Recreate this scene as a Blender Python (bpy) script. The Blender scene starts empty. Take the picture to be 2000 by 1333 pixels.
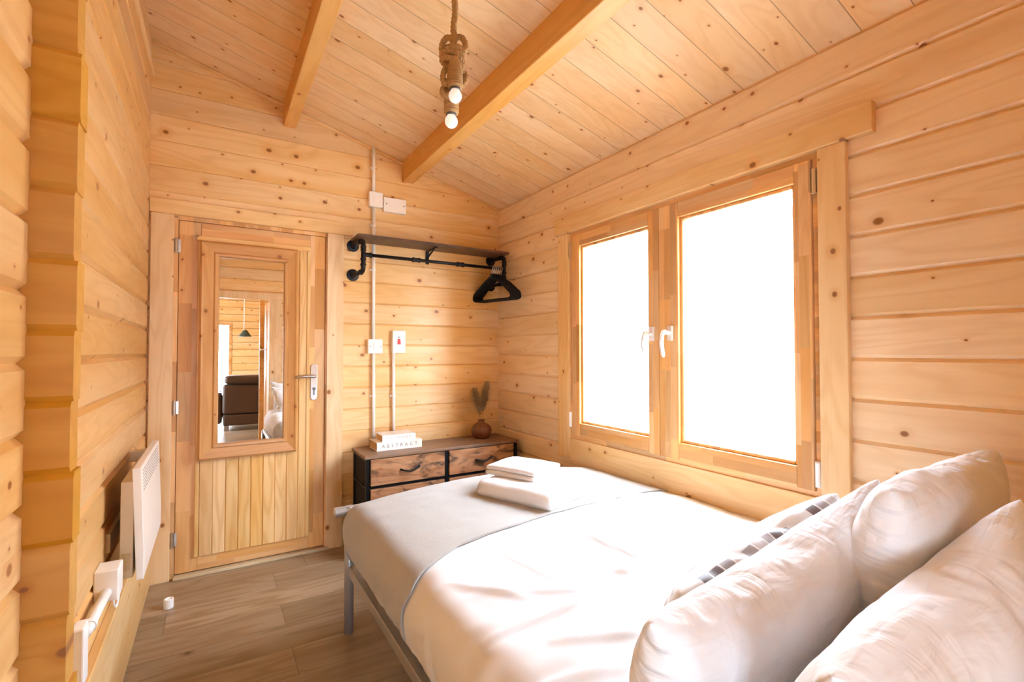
import bpy, bmesh, math, random
from mathutils import Vector, Matrix, noise

C = bpy.context.scene.collection
SC = bpy.context.scene
random.seed(7)
PI = math.pi
H = 1.2                      # eye height above the floor

# ------------------------------------------------------------------ camera
def make_camera():
    f, yaw, pitch, roll = 941.177, 0.553532, 0.0214848, -0.00026547
    fw = Vector((math.sin(yaw)*math.cos(pitch), math.cos(yaw)*math.cos(pitch), math.sin(pitch)))
    rt = Vector((math.cos(yaw), -math.sin(yaw), 0)); up = rt.cross(fw)
    r = rt*math.cos(roll) + up*math.sin(roll); u = -rt*math.sin(roll) + up*math.cos(roll)
    M = Matrix(((r.x, u.x, -fw.x, 0), (r.y, u.y, -fw.y, 0), (r.z, u.z, -fw.z, H), (0, 0, 0, 1)))
    cd = bpy.data.cameras.new('camera'); cd.sensor_width = 36; cd.lens = 36*f/2000
    cd.clip_start = 0.02
    o = bpy.data.objects.new('camera', cd); C.objects.link(o); o.matrix_world = M
    SC.camera = o
make_camera()

# ------------------------------------------------------------------ world, exposure
W = bpy.data.worlds.new('overcast_sky'); SC.world = W; W.use_nodes = True
bg = W.node_tree.nodes['Background']
bg.inputs[0].default_value = (0.83, 0.95, 1.12, 1); bg.inputs[1].default_value = 9.0
SC.view_settings.view_transform = 'Standard'; SC.view_settings.look = 'None'
SC.view_settings.gamma = 1.0; SC.view_settings.use_curve_mapping = False
SC.view_settings.exposure = 2.25
cy = SC.cycles
cy.max_bounces = 14; cy.diffuse_bounces = 10; cy.glossy_bounces = 6; cy.transmission_bounces = 8
cy.transparent_max_bounces = 12; cy.caustics_reflective = False; cy.caustics_refractive = False
cy.use_denoising = True; cy.use_adaptive_sampling = True; cy.adaptive_threshold = 0.02; cy.sample_clamp_indirect = 12.0

def portal(loc, rot, sx, sy):        # tells the renderer which opening the sky shines through
    ld = bpy.data.lights.new('window_portal', 'AREA'); ld.shape = 'RECTANGLE'; ld.size = sx; ld.size_y = sy
    ld.cycles.is_portal = True
    o = bpy.data.objects.new('window_portal', ld); C.objects.link(o); o.location = loc; o.rotation_euler = rot

# ------------------------------------------------------------------ helpers
def tag(o, label=None, cat=None, group=None, kind=None):
    if label: o['label'] = label
    if cat: o['category'] = cat
    if group: o['group'] = group
    if kind: o['kind'] = kind
    return o

def thing(name, label, cat, loc=(0, 0, 0), group=None, kind=None):
    o = bpy.data.objects.new(name, None); C.objects.link(o); o.location = loc
    o.empty_display_size = 0.05
    return tag(o, label, cat, group, kind)

def obj(name, bm, m, parent=None, smooth=False, bevel=0, seg=2, sub=0):
    if bm.faces: bmesh.ops.recalc_face_normals(bm, faces=bm.faces[:])
    me = bpy.data.meshes.new(name); bm.to_mesh(me); bm.free()
    return objm(name, me, m, parent, smooth, bevel, seg, sub)

def objm(name, me, m, parent=None, smooth=False, bevel=0, seg=2, sub=0):
    me.materials.clear(); me.materials.append(m)
    o = bpy.data.objects.new(name, me); C.objects.link(o)
    if smooth:
        for p in me.polygons: p.use_smooth = True
    if bevel:
        b = o.modifiers.new('bevel', 'BEVEL'); b.width = bevel; b.segments = seg; b.limit_method = 'ANGLE'
        b.angle_limit = math.radians(40)
    if sub:
        s = o.modifiers.new('sub', 'SUBSURF'); s.levels = sub; s.render_levels = sub
    if parent:
        o.parent = parent
        p = parent; off = Vector((0, 0, 0))
        while p: off += Vector(p.location); p = p.parent if p.parent and p.type == 'EMPTY' else None
        if parent.type == 'EMPTY': o.matrix_parent_inverse = Matrix.Translation(-off)
    return o

def B(): return bmesh.new()

def box(bm, x0, x1, y0, y1, z0, z1, M=None):
    v = [Vector(c) for c in ((x0,y0,z0),(x1,y0,z0),(x1,y1,z0),(x0,y1,z0),(x0,y0,z1),(x1,y0,z1),(x1,y1,z1),(x0,y1,z1))]
    if M: v = [M @ c for c in v]
    v = [bm.verts.new(c) for c in v]
    for f in ((0,3,2,1),(4,5,6,7),(0,1,5,4),(1,2,6,5),(2,3,7,6),(3,0,4,7)): bm.faces.new([v[i] for i in f])
    return bm

def zbox(bm, x0, x1, y0, y1, z0, z1): return box(bm, x0, x1, y0, y1, z0+H, z1+H)   # z given from eye height

def prism(bm, poly, fn, d0, d1):
    a = [bm.verts.new(fn(p, q, d0)) for p, q in poly]; b = [bm.verts.new(fn(p, q, d1)) for p, q in poly]
    n = len(poly)
    bm.faces.new(a[::-1]); bm.faces.new(b)
    for i in range(n): bm.faces.new((a[i], a[(i+1) % n], b[(i+1) % n], b[i]))
    return bm

def tube(bm, pts, r, seg=12, cap=True):
    pts = [Vector(p) for p in pts]; n = len(pts)
    rr = r if isinstance(r, (list, tuple)) else [r]*n
    rings = []; ref = None
    for i, p in enumerate(pts):
        t = (pts[min(i+1, n-1)] - pts[max(i-1, 0)]).normalized()
        if ref is None:
            ref = Vector((0, 0, 1)) if abs(t.z) < .9 else Vector((1, 0, 0))
        a = (ref - t*ref.dot(t)).normalized(); b = t.cross(a); ref = a
        rings.append([bm.verts.new(p + (a*math.cos(2*PI*k/seg) + b*math.sin(2*PI*k/seg))*rr[i]) for k in range(seg)])
    for i in range(n-1):
        for k in range(seg):
            bm.faces.new((rings[i][k], rings[i][(k+1) % seg], rings[i+1][(k+1) % seg], rings[i+1][k]))
    if cap:
        bm.faces.new(rings[0][::-1]); bm.faces.new(rings[-1])
    return bm

def lathe(bm, prof, c, seg=32, fn=None, M=None):
    rings = []
    for r, z in prof:
        ring = []
        for k in range(seg):
            a = 2*PI*k/seg; q = r*(fn(a, z) if fn else 1)
            p = Vector((q*math.cos(a), q*math.sin(a), z))
            if M: p = M @ p
            ring.append(bm.verts.new(p + Vector(c)))
        rings.append(ring)
    for i in range(len(prof)-1):
        for k in range(seg):
            bm.faces.new((rings[i][k], rings[i][(k+1) % seg], rings[i+1][(k+1) % seg], rings[i+1][k]))
    bm.faces.new(rings[0][::-1]); bm.faces.new(rings[-1])
    return bm

def arc(p0, p1, p2, n=6):          # rounded corner points (quadratic)
    p0, p1, p2 = Vector(p0), Vector(p1), Vector(p2)
    return [p0*(1-t)**2 + p1*2*t*(1-t) + p2*t*t for t in [i/n for i in range(n+1)]]

def bend(pts, r, n=6):             # polyline with rounded corners
    pts = [Vector(p) for p in pts]; out = [pts[0]]
    for i in range(1, len(pts)-1):
        a = (pts[i-1]-pts[i]).normalized(); b = (pts[i+1]-pts[i]).normalized()
        out += arc(pts[i]+a*r, pts[i], pts[i]+b*r, n)
    return out + [pts[-1]]

# ------------------------------------------------------------------ materials
def newmat(name):
    m = bpy.data.materials.new(name); m.use_nodes = True
    nt = m.node_tree; return m, nt, nt.nodes['Principled BSDF']

def plain(name, col, rough=.5, metal=0, spec=.5, bump=0, bscale=300, sheen=0, emit=0, var=0):
    m, nt, p = newmat(name); N, L = nt.nodes, nt.links
    p.inputs['Base Color'].default_value = (*col, 1); p.inputs['Roughness'].default_value = rough
    p.inputs['Metallic'].default_value = metal; p.inputs['Specular IOR Level'].default_value = spec
    if sheen: p.inputs['Sheen Weight'].default_value = sheen
    if emit:
        p.inputs['Emission Color'].default_value = (*col, 1); p.inputs['Emission Strength'].default_value = emit
    if bump or var:
        tc = N.new('ShaderNodeTexCoord'); nz = N.new('ShaderNodeTexNoise'); nz.inputs['Scale'].default_value = bscale
        nz.inputs['Detail'].default_value = 4; L.new(tc.outputs['Object'], nz.inputs['Vector'])
        if bump:
            b = N.new('ShaderNodeBump'); b.inputs['Strength'].default_value = bump; b.inputs['Distance'].default_value = .004
            L.new(nz.outputs['Fac'], b.inputs['Height']); L.new(b.outputs['Normal'], p.inputs['Normal'])
        if var:
            mx = N.new('ShaderNodeMix'); mx.data_type = 'RGBA'; mx.inputs[6].default_value = (*[c*(1-var) for c in col], 1)
            mx.inputs[7].default_value = (*col, 1); L.new(nz.outputs['Fac'], mx.inputs[0]); L.new(mx.outputs[2], p.inputs['Base Color'])
    return m

def wood(name, axis, across, spacing=.135, off=0., light=(.84,.61,.335), mid=(.765,.49,.21), knot=.45, kscale=7.5,
         knotcol=(.30,.125,.045), rough=.42, piece=0., tone=.12, ring=.13, seed=0., seam=0., spec=.4, blotch=0.):
    """grain runs along object axis `axis`; boards repeat every `spacing` across axis `across`."""
    m, nt, P = newmat(name); N, L = nt.nodes, nt.links
    def math_(op, a, b=None, c=None):
        n = N.new('ShaderNodeMath'); n.operation = op
        for i, v in enumerate((a, b, c)):
            if v is None: continue
            if isinstance(v, (int, float)): n.inputs[i].default_value = v
            else: L.new(v, n.inputs[i])
        return n.outputs[0]
    def comb(a, b, c):
        n = N.new('ShaderNodeCombineXYZ')
        for i, v in enumerate((a, b, c)):
            if isinstance(v, (int, float)): n.inputs[i].default_value = v
            else: L.new(v, n.inputs[i])
        return n.outputs[0]
    def smooth(v, a, b):
        n = N.new('ShaderNodeMapRange'); n.interpolation_type = 'SMOOTHSTEP'
        L.new(v, n.inputs[0]); n.inputs[1].default_value = a; n.inputs[2].default_value = b
        return n.outputs[0]
    def mix(f, a, b):
        n = N.new('ShaderNodeMix'); n.data_type = 'RGBA'
        if isinstance(f, (int, float)): n.inputs[0].default_value = f
        else: L.new(f, n.inputs[0])
        for i, v in ((6, a), (7, b)):
            if isinstance(v, tuple): n.inputs[i].default_value = (*v, 1)
            else: L.new(v, n.inputs[i])
        return n.outputs[2]
    tc = N.new('ShaderNodeTexCoord'); sp = N.new('ShaderNodeSeparateXYZ'); L.new(tc.outputs['Object'], sp.inputs[0])
    ax = {'x': 0, 'y': 1, 'z': 2}; third = [k for k in 'xyz' if k not in (axis, across)][0]
    u, v, w = sp.outputs[ax[axis]], sp.outputs[ax[across]], sp.outputs[ax[third]]
    bid = math_('FLOOR', math_('DIVIDE', math_('SUBTRACT', v, off), spacing))
    wn = N.new('ShaderNodeTexWhiteNoise'); wn.noise_dimensions = '2D'
    pid = 0.
    if piece:
        wn0 = N.new('ShaderNodeTexWhiteNoise'); wn0.noise_dimensions = '1D'; L.new(math_('ADD', bid, 31.3+seed), wn0.inputs['W'])
        pid = math_('FLOOR', math_('ADD', math_('DIVIDE', u, piece), math_('MULTIPLY', wn0.outputs['Value'], 5.)))
    L.new(comb(math_('ADD', bid, .5+seed), pid, 0.), wn.inputs['Vector'])
    h = wn.outputs['Value']; spc = N.new('ShaderNodeSeparateColor'); L.new(wn.outputs['Color'], spc.inputs[0])
    uu = math_('ADD', u, math_('MULTIPLY', h, 17.3)); vv = math_('ADD', v, math_('MULTIPLY', spc.outputs[1], 3.7))
    ww = math_('ADD', w, math_('MULTIPLY', spc.outputs[2], 1.3))
    def nz(su, sv, det, dist=0., rough_=.5):
        n = N.new('ShaderNodeTexNoise'); n.inputs['Scale'].default_value = 1; n.inputs['Detail'].default_value = det
        n.inputs['Distortion'].default_value = dist; n.inputs['Roughness'].default_value = rough_
        L.new(comb(math_('MULTIPLY', uu, su), math_('MULTIPLY', vv, sv), math_('MULTIPLY', ww, sv)), n.inputs['Vector'])
        return n.outputs['Fac']
    # knots (elongated along the grain a little)
    vo = N.new('ShaderNodeTexVoronoi'); vo.voronoi_dimensions = '2D'; vo.inputs['Scale'].default_value = 1
    L.new(comb(math_('MULTIPLY', uu, kscale*.8), math_('MULTIPLY', vv, kscale), 0.), vo.inputs['Vector'])
    vs = N.new('ShaderNodeSeparateColor'); L.new(vo.outputs['Color'], vs.inputs[0])
    keep = math_('LESS_THAN', vs.outputs[0], knot)
    rad = math_('ADD', math_('MULTIPLY', math_('POWER', vs.outputs[1], 2.2), .080), .026)
    rel = math_('DIVIDE', vo.outputs['Distance'], rad)
    kmask = math_('MULTIPLY', smooth(rel, 1.15, .55), keep)
    halo = math_('MULTIPLY', smooth(rel, 3.2, .8), keep)
    # grain: contour lines of a stretched noise, pushed aside near knots
    base = nz(1.1, 8., 2, .3)
    gr = math_('ADD', math_('MULTIPLY', base, 46.), math_('MULTIPLY', halo, 2.2))
    rings = math_('ADD', math_('MULTIPLY', math_('SINE', gr), .5), .5)
    rings = math_('POWER', rings, 2.2)
    fine = nz(2.5, 120., 3, 0., .6)
    broad = nz(.7, 5., 2, .5)
    col = mix(smooth(broad, .3, .72), light, mid)
    dark = tuple(c*k for c, k in zip(mid, (.80, .68, .52)))
    col = mix(math_('MULTIPLY', rings, ring*2), col, dark)
    col = mix(math_('MULTIPLY', smooth(fine, .45, .8), ring*1.2), col, dark)
    if blotch:
        col = mix(math_('MULTIPLY', smooth(nz(4.5, 11., 5, 1.6, .62), .46, .66), blotch), col, (.035, .022, .018))
    col = mix(math_('MULTIPLY', halo, .35), col, tuple(c*k for c, k in zip(mid, (.85, .62, .42))))
    col = mix(kmask, col, knotcol)
    hsv = N.new('ShaderNodeHueSaturation'); L.new(col, hsv.inputs['Color'])
    L.new(math_('ADD', math_('MULTIPLY', spc.outputs[0], tone), 1-tone*.62), hsv.inputs['Value'])
    L.new(math_('ADD', math_('MULTIPLY', spc.outputs[1], .14), .95), hsv.inputs['Saturation'])
    out = hsv.outputs[0]
    bumpsrc = math_('ADD', math_('MULTIPLY', rings, .3), fine)
    if seam:
        fr = math_('FRACT', math_('DIVIDE', math_('SUBTRACT', v, off), spacing))
        ed = math_('MINIMUM', fr, math_('SUBTRACT', 1., fr))
        g = smooth(ed, seam/spacing, seam/spacing*.4)
        if piece:
            fu = math_('FRACT', math_('ADD', math_('DIVIDE', u, piece), math_('MULTIPLY', wn0.outputs['Value'], 5.)))
            g2 = smooth(math_('MINIMUM', fu, math_('SUBTRACT', 1., fu)), seam/piece, seam/piece*.4)
            g = math_('MAXIMUM', g, g2)
        out = mix(math_('MULTIPLY', g, .75), out, tuple(c*.22 for c in mid))
        bumpsrc = math_('SUBTRACT', bumpsrc, math_('MULTIPLY', g, 4.))
    L.new(out, P.inputs['Base Color'])
    b = N.new('ShaderNodeBump'); b.inputs['Strength'].default_value = .25; b.inputs['Distance'].default_value = .0012
    L.new(bumpsrc, b.inputs['Height']); L.new(b.outputs['Normal'], P.inputs['Normal'])
    P.inputs['Roughness'].default_value = rough; P.inputs['Specular IOR Level'].default_value = spec
    return m

ZB, ZR, LG = .58+H, .788+H, .135          # log courses: back wall / side walls (half a log apart)
M_back = wood('pine_logs_back', 'x', 'z', LG, ZB, seed=1, knot=.62)
M_right = wood('pine_logs_right_lit', 'y', 'z', LG, ZR, seed=2, knot=.5, light=(.87,.685,.455), mid=(.80,.58,.33))  # same pine as the other walls, paler: brighter light painted into the colour
M_left = wood('pine_logs_left_shaded', 'y', 'z', LG, ZR, seed=3, knot=.4, light=(.74,.49,.235), mid=(.66,.385,.145))  # same pine, darker and more orange: the dim side's shade is in the colour
M_rear = wood('pine_logs_rear', 'x', 'z', LG, ZB, seed=4)
M_ceil = wood('pine_ceiling_boards', 'x', 'y', .140, .589, light=(.88,.69,.45), mid=(.82,.58,.315), knot=.6, kscale=8., seed=5, seam=.0022, ring=.11)
M_px = wood('pine_board_x', 'x', 'z', 3., -1.3, seed=6, knot=.4)
M_py = wood('pine_board_y', 'y', 'z', 3., -1.3, seed=7, knot=.4)
M_pz = wood('pine_board_z', 'z', 'x', 3., -1.6, seed=8, knot=.4, light=(.85,.65,.42), mid=(.78,.54,.295))
M_pzr = wood('pine_board_z_window', 'z', 'y', 3., -1.3, seed=9, knot=.38)
RED = dict(light=(.75,.47,.22), mid=(.62,.32,.115), ring=.12)
M_jz = wood('jointed_pine_upright', 'z', 'x', .062, .02, piece=.37, knot=.06, tone=.34, seed=10, **RED)
M_jx = wood('jointed_pine_rail', 'x', 'z', .055, .0, piece=.42, knot=.06, tone=.34, seed=11, **RED)
M_jzy = wood('jointed_pine_sash_stile', 'z', 'y', .034, .01, piece=.33, knot=.04, tone=.36, seed=12, **RED)
M_jy = wood('jointed_pine_sash_rail', 'y', 'z', .04, .0, piece=.4, knot=.04, tone=.36, seed=13, **RED)
M_panel = wood('door_panel_pine', 'z', 'x', .0626, -.065, light=(.83,.59,.30), mid=(.74,.45,.17), knot=.04, ring=.25, tone=.2, seed=14)
M_mfx = wood('mirror_frame_pine_x', 'x', 'z', 3., -1.3, light=(.68,.40,.18), mid=(.58,.30,.115), knot=.4, kscale=9, seed=15)
M_mfz = wood('mirror_frame_pine_z', 'z', 'x', 3., -1.3, light=(.68,.40,.18), mid=(.58,.30,.115), knot=.4, kscale=9, seed=16)
M_floor = wood('oak_laminate', 'x', 'y', .192, .04, light=(.39,.30,.205), mid=(.275,.20,.125), knot=.12, kscale=4, piece=1.28, tone=.26,
               seam=.0016, rough=.33, seed=17, ring=.3, knotcol=(.12,.07,.035))
M_beam = wood('pine_beam', 'y', 'x', 3., -1.3, light=(.76,.48,.20), mid=(.68,.37,.115), knot=.3, kscale=5, seed=18)
M_drawer = wood('rustic_drawer_front', 'x', 'z', 3., -1.1, light=(.50,.29,.165), mid=(.36,.17,.085), knot=.25, kscale=9, ring=.3, blotch=.85, seed=19, rough=.5)
M_dtop = wood('dresser_top_board', 'x', 'y', 3., -1.1, light=(.30,.19,.12), mid=(.22,.13,.08), knot=.0, blotch=.25, seed=20, rough=.45)
M_shelf = wood('dark_shelf_board', 'x', 'y', 3., -1.1, light=(.16,.09,.06), mid=(.10,.055,.035), knot=0., blotch=.5, seed=21, rough=.45)
M_black = plain('black_metal', (.012, .012, .014), .4, .6)
M_iron = plain('black_iron_pipe', (.018, .017, .018), .42, .7, bump=.15, bscale=120)
M_blackfab = plain('black_fabric', (.010, .010, .011), .9, bump=.2, bscale=500)
M_velvet = plain('black_velvet', (.005, .005, .006), .9)
M_white = plain('white_plastic', (.90, .90, .89), .3)
M_heater = plain('white_heater_enamel', (.84, .82, .80), .3)
M_heatback = plain('galvanised_cream', (.62, .52, .38), .45, .2)
M_chrome = plain('chrome', (.80, .80, .82), .18, 1.)
M_steel = plain('brushed_steel', (.60, .58, .55), .33, 1., bump=.1, bscale=200)
M_silver = plain('silver_paint', (.42, .41, .40), .38, .55)
M_red = plain('red_plastic', (.62, .02, .03), .35)
M_grey = plain('grey_plastic', (.12, .12, .13), .5)
M_paper = plain('book_pages', (.62, .40, .18), .8, bump=.4, bscale=400)
M_cover = plain('white_book_cover', (.84, .83, .80), .45)
M_ink = plain('grey_ink', (.22, .22, .23), .6)
M_inkl = plain('pale_grey_ink', (.50, .50, .50), .6)
M_linen = plain('white_cotton', (.70, .71, .725), .75, bump=.10, bscale=900, sheen=.15)
def pillow_mat():
    m, nt, p = newmat('white_pillow_cotton'); N, L = nt.nodes, nt.links
    p.inputs['Base Color'].default_value = (.755, .785, .825, 1); p.inputs['Roughness'].default_value = .75; p.inputs['Sheen Weight'].default_value = .12
    uv = N.new('ShaderNodeUVMap')
    def nzz(sx, sy, det, dist):
        mp = N.new('ShaderNodeMapping'); mp.inputs['Scale'].default_value = (sx, sy, 1); L.new(uv.outputs[0], mp.inputs[0])
        n = N.new('ShaderNodeTexNoise'); n.inputs['Scale'].default_value = 1; n.inputs['Detail'].default_value = det; n.inputs['Distortion'].default_value = dist
        L.new(mp.outputs[0], n.inputs['Vector']); return n.outputs['Fac']
    def mt(op, a, b):
        n = N.new('ShaderNodeMath'); n.operation = op
        for i, v in enumerate((a, b)):
            if isinstance(v, (int, float)): n.inputs[i].default_value = v
            else: L.new(v, n.inputs[i])
        return n.outputs[0]
    sp = N.new('ShaderNodeSeparateXYZ'); L.new(uv.outputs[0], sp.inputs[0])
    ev = mt('POWER', mt('ABSOLUTE', mt('SUBTRACT', mt('MULTIPLY', sp.outputs[1], 2.), 1.), 0), 2.5)
    eu = mt('POWER', mt('ABSOLUTE', mt('SUBTRACT', mt('MULTIPLY', sp.outputs[0], 2.), 1.), 0), 3.)
    hgt = mt('ADD', mt('MULTIPLY', nzz(17, 2.2, 1, 1.6), ev), mt('MULTIPLY', nzz(2.4, 11, 1, 1.6), eu))
    hgt = mt('ADD', hgt, mt('MULTIPLY', nzz(5, 6, 2, 2.2), .55))
    hem = mt('LESS_THAN', mt('ABSOLUTE', mt('SUBTRACT', sp.outputs[1], .955), 0), .004)
    hgt = mt('SUBTRACT', hgt, mt('MULTIPLY', hem, .12))
    b = N.new('ShaderNodeBump'); b.inputs['Strength'].default_value = .42; b.inputs['Distance'].default_value = .020
    L.new(hgt, b.inputs['Height']); L.new(b.outputs['Normal'], p.inputs['Normal'])
    return m
M_sheet = pillow_mat()
M_throw = plain('oatmeal_fleece', (.43, .415, .38), .95, bump=.9, bscale=420, sheen=.5, var=.10)
M_towel = plain('white_terry', (.88, .87, .86), .95, bump=1., bscale=520, sheen=.3)
M_matt = plain('mattress_ticking', (.62, .60, .56), .9)
M_vase = plain('brown_ribbed_glaze', (.15, .05, .018), .16)
M_pampas = plain('dried_grass', (.50, .36, .22), .9, var=.4, bscale=60)
M_rope = plain('jute_rope', (.60, .38, .17), .95, bump=.6, bscale=350, var=.35)
M_bulb = plain('frosted_bulb', (.95, .93, .90), .35, emit=.10)
M_leather = plain('brown_leather', (.085, .05, .033), .5, bump=.3, bscale=60, var=.3)
M_conc = plain('pale_paving', (.60, .58, .54), .9, var=.1, bscale=3)
M_roof = plain('grey_gutter', (.030, .034, .042), .6)
M_shade = plain('green_lamp_shade', (.05, .07, .05), .5)

def glass(name, tint, fac):
    m, nt, p = newmat(name); N, L = nt.nodes, nt.links; N.remove(p)
    t = N.new('ShaderNodeBsdfTransparent'); t.inputs[0].default_value = (*tint, 1)
    g = N.new('ShaderNodeBsdfGlossy'); g.inputs['Roughness'].default_value = 0.02
    mx = N.new('ShaderNodeMixShader'); mx.inputs[0].default_value = fac
    L.new(t.outputs[0], mx.inputs[1]); L.new(g.outputs[0], mx.inputs[2]); L.new(mx.outputs[0], N['Material Output'].inputs[0])
    return m
M_glass = glass('clear_pane', (.97, .98, .98), .03)
M_mirror = plain('mirror_silver', (.93, .93, .92), .005, 1.)

def cushion_mat():
    m, nt, p = newmat('mosaic_cushion'); N, L = nt.nodes, nt.links
    uv = N.new('ShaderNodeUVMap'); sp = N.new('ShaderNodeSeparateXYZ'); L.new(uv.outputs[0], sp.inputs[0])
    def mt(op, a, b=0.):
        n = N.new('ShaderNodeMath'); n.operation = op
        for i, v in enumerate((a, b)):
            if isinstance(v, (int, float)): n.inputs[i].default_value = v
            else: L.new(v, n.inputs[i])
        return n.outputs[0]
    cu, cv = mt('MULTIPLY', sp.outputs[0], 17.), mt('MULTIPLY', sp.outputs[1], 26.)
    wn = N.new('ShaderNodeTexWhiteNoise'); wn.noise_dimensions = '2D'
    cb = N.new('ShaderNodeCombineXYZ'); L.new(mt('FLOOR', cu), cb.inputs[0]); L.new(mt('FLOOR', cv), cb.inputs[1]); L.new(cb.outputs[0], wn.inputs['Vector'])
    inner = mt('MULTIPLY', mt('GREATER_THAN', mt('FRACT', cu), .14), mt('GREATER_THAN', mt('FRACT', cv), .16))
    row = mt('MODULO', mt('FLOOR', cv), 5.)
    band = mt('LESS_THAN', row, 2.)
    sc = N.new('ShaderNodeSeparateColor'); L.new(wn.outputs['Color'], sc.inputs[0])
    on = mt('MULTIPLY', mt('MULTIPLY', inner, band), mt('GREATER_THAN', sc.outputs[0], .35))
    cr = N.new('ShaderNodeValToRGB'); cr.color_ramp.interpolation = 'CONSTANT'
    cr.color_ramp.elements[0].color = (.05, .045, .05, 1); cr.color_ramp.elements[1].position = .3; cr.color_ramp.elements[1].color = (.10, .06, .055, 1)
    for pos, c in ((.55, (.26, .22, .21, 1)), (.78, (.45, .40, .38, 1))):
        e = cr.color_ramp.elements.new(pos); e.color = c
    L.new(wn.outputs['Value'], cr.inputs[0])
    mx = N.new('ShaderNodeMix'); mx.data_type = 'RGBA'; mx.inputs[6].default_value = (.66, .65, .63, 1)
    L.new(on, mx.inputs[0]); L.new(cr.outputs[0], mx.inputs[7]); L.new(mx.outputs[2], p.inputs['Base Color'])
    p.inputs['Roughness'].default_value = .5; p.inputs['Sheen Weight'].default_value = .3
    return m
M_cush = cushion_mat()

# ------------------------------------------------------------------ structure
XR, YB, XL, YR = 1.804, 3.113, -.295, -.25
T = .045
def zc(x): return 1.063 + .272*(XR - x) + H       # ceiling height

def clip(poly, z, keep_above):
    out = []
    for i in range(len(poly)):
        a, b = poly[i], poly[(i+1) % len(poly)]
        ia = (a[1] >= z) == keep_above or a[1] == z; ib = (b[1] >= z) == keep_above or b[1] == z
        if ia: out.append(a)
        if ia != ib:
            t = (z-a[1])/(b[1]-a[1]); out.append((a[0]+t*(b[0]-a[0]), z))
    return out

def log_wall(bm, fn, zoff, a0, a1, ztop, holes=(), c=.0105, d=.011, amax=None):
    """fn(n, z, a): n along the inward normal (0 = wall face); holes: (a0, a1, z0, z1)"""
    k0 = math.floor((0-zoff)/LG); k1 = math.ceil((ztop-zoff)/LG)
    for k in range(k0, k1):
        z0, z1 = zoff+k*LG, zoff+(k+1)*LG
        poly = [(-T, z0), (-d, z0), (0, z0+c), (0, z1-c), (-d, z1), (-T, z1)]
        if z0 < 0: poly = clip(poly, 0., True)
        e = amax(z0) if amax else a1
        if e <= a0 or len(poly) < 3: continue
        cuts = [(h0, h1, y0, y1) for h0, h1, y0, y1 in holes if y1 > z0 and y0 < z1]
        x = a0
        for h0, h1, y0, y1 in sorted(cuts):
            if h0 > x: prism(bm, poly, fn, x, h0)
            if y0 > z0+.004: prism(bm, clip(poly, y0, False), fn, h0, min(h1, e))
            if y1 < z1-.004: prism(bm, clip(poly, y1, True), fn, h0, min(h1, e))
            x = h1
        if x < e: prism(bm, poly, fn, x, e)
    return bm

def struct(name, bm, m, **k): return tag(obj(name, bm, m, **k), kind='structure')

# floor
bm = B(); box(bm, -2.6, 2.7, -4.6, YB+T, -.06, 0); struct('floor', bm, M_floor)
# back wall (door opening)
bm = log_wall(B(), lambda n, z, a: Vector((a, YB-n, z)), ZB, XL-T, XR+T, 2.9, [(-.172, .582, 0, .712+H)],
              amax=lambda z: min(XR+T, XR - (z-1.063-H)/.272 + .12), c=.007, d=.007)
struct('wall_back', bm, M_back)
# right wall (window opening)
WY0, WY1, WZ0, WZ1 = .862, 2.25, -.51+H, .705+H
bm = log_wall(B(), lambda n, z, a: Vector((XR-n, a, z)), ZR, YR-T, YB, 1.063+H+.05, [(WY0, WY1, WZ0, WZ1)])
struct('wall_right', bm, M_right)
# left wall and the cross-wall log ends that stick out of it
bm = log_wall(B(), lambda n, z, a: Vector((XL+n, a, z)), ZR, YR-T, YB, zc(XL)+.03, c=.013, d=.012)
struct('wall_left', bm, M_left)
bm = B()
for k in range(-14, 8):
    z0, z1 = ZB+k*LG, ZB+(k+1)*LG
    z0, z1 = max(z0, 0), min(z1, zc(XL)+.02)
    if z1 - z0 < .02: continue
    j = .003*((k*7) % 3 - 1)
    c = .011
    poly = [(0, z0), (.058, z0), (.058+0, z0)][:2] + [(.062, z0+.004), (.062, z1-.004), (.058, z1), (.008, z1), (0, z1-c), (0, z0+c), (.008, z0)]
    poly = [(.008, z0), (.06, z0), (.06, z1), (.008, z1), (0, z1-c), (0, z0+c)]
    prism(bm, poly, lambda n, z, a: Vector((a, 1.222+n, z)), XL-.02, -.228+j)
struct('trim_1', bm, wood('pine_log_ends_shaded', 'x', 'z', LG, ZB, seed=23, knot=.2, tone=.06, light=(.62,.345,.085), mid=(.54,.27,.045)))  # darker orange than the wall pine: shade on the ends painted in
# rear wall with the doorway the photo is taken from
OX0, OX1, OZ = -.24, .555, .615+H
bm = log_wall(B(), lambda n, z, a: Vector((a, YR+n, z)), ZB, XL, XR, 2.9, [(OX0, OX1, 0, OZ)],
              amax=lambda z: min(XR, XR - (z-1.063-H)/.272 + .12))
struct('wall_rear', bm, M_rear)
# ceiling: sloping boards
bm = B()
prism(bm, [(XR+.25, zc(XR+.25)), (-.75, zc(-.75)), (-.75, zc(-.75)+.6), (XR+.25, zc(-.75)+.6)], lambda p, q, a: Vector((p, a, q)), YR-T, YB+.2)
struct('ceiling', bm, M_ceil)
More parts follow.
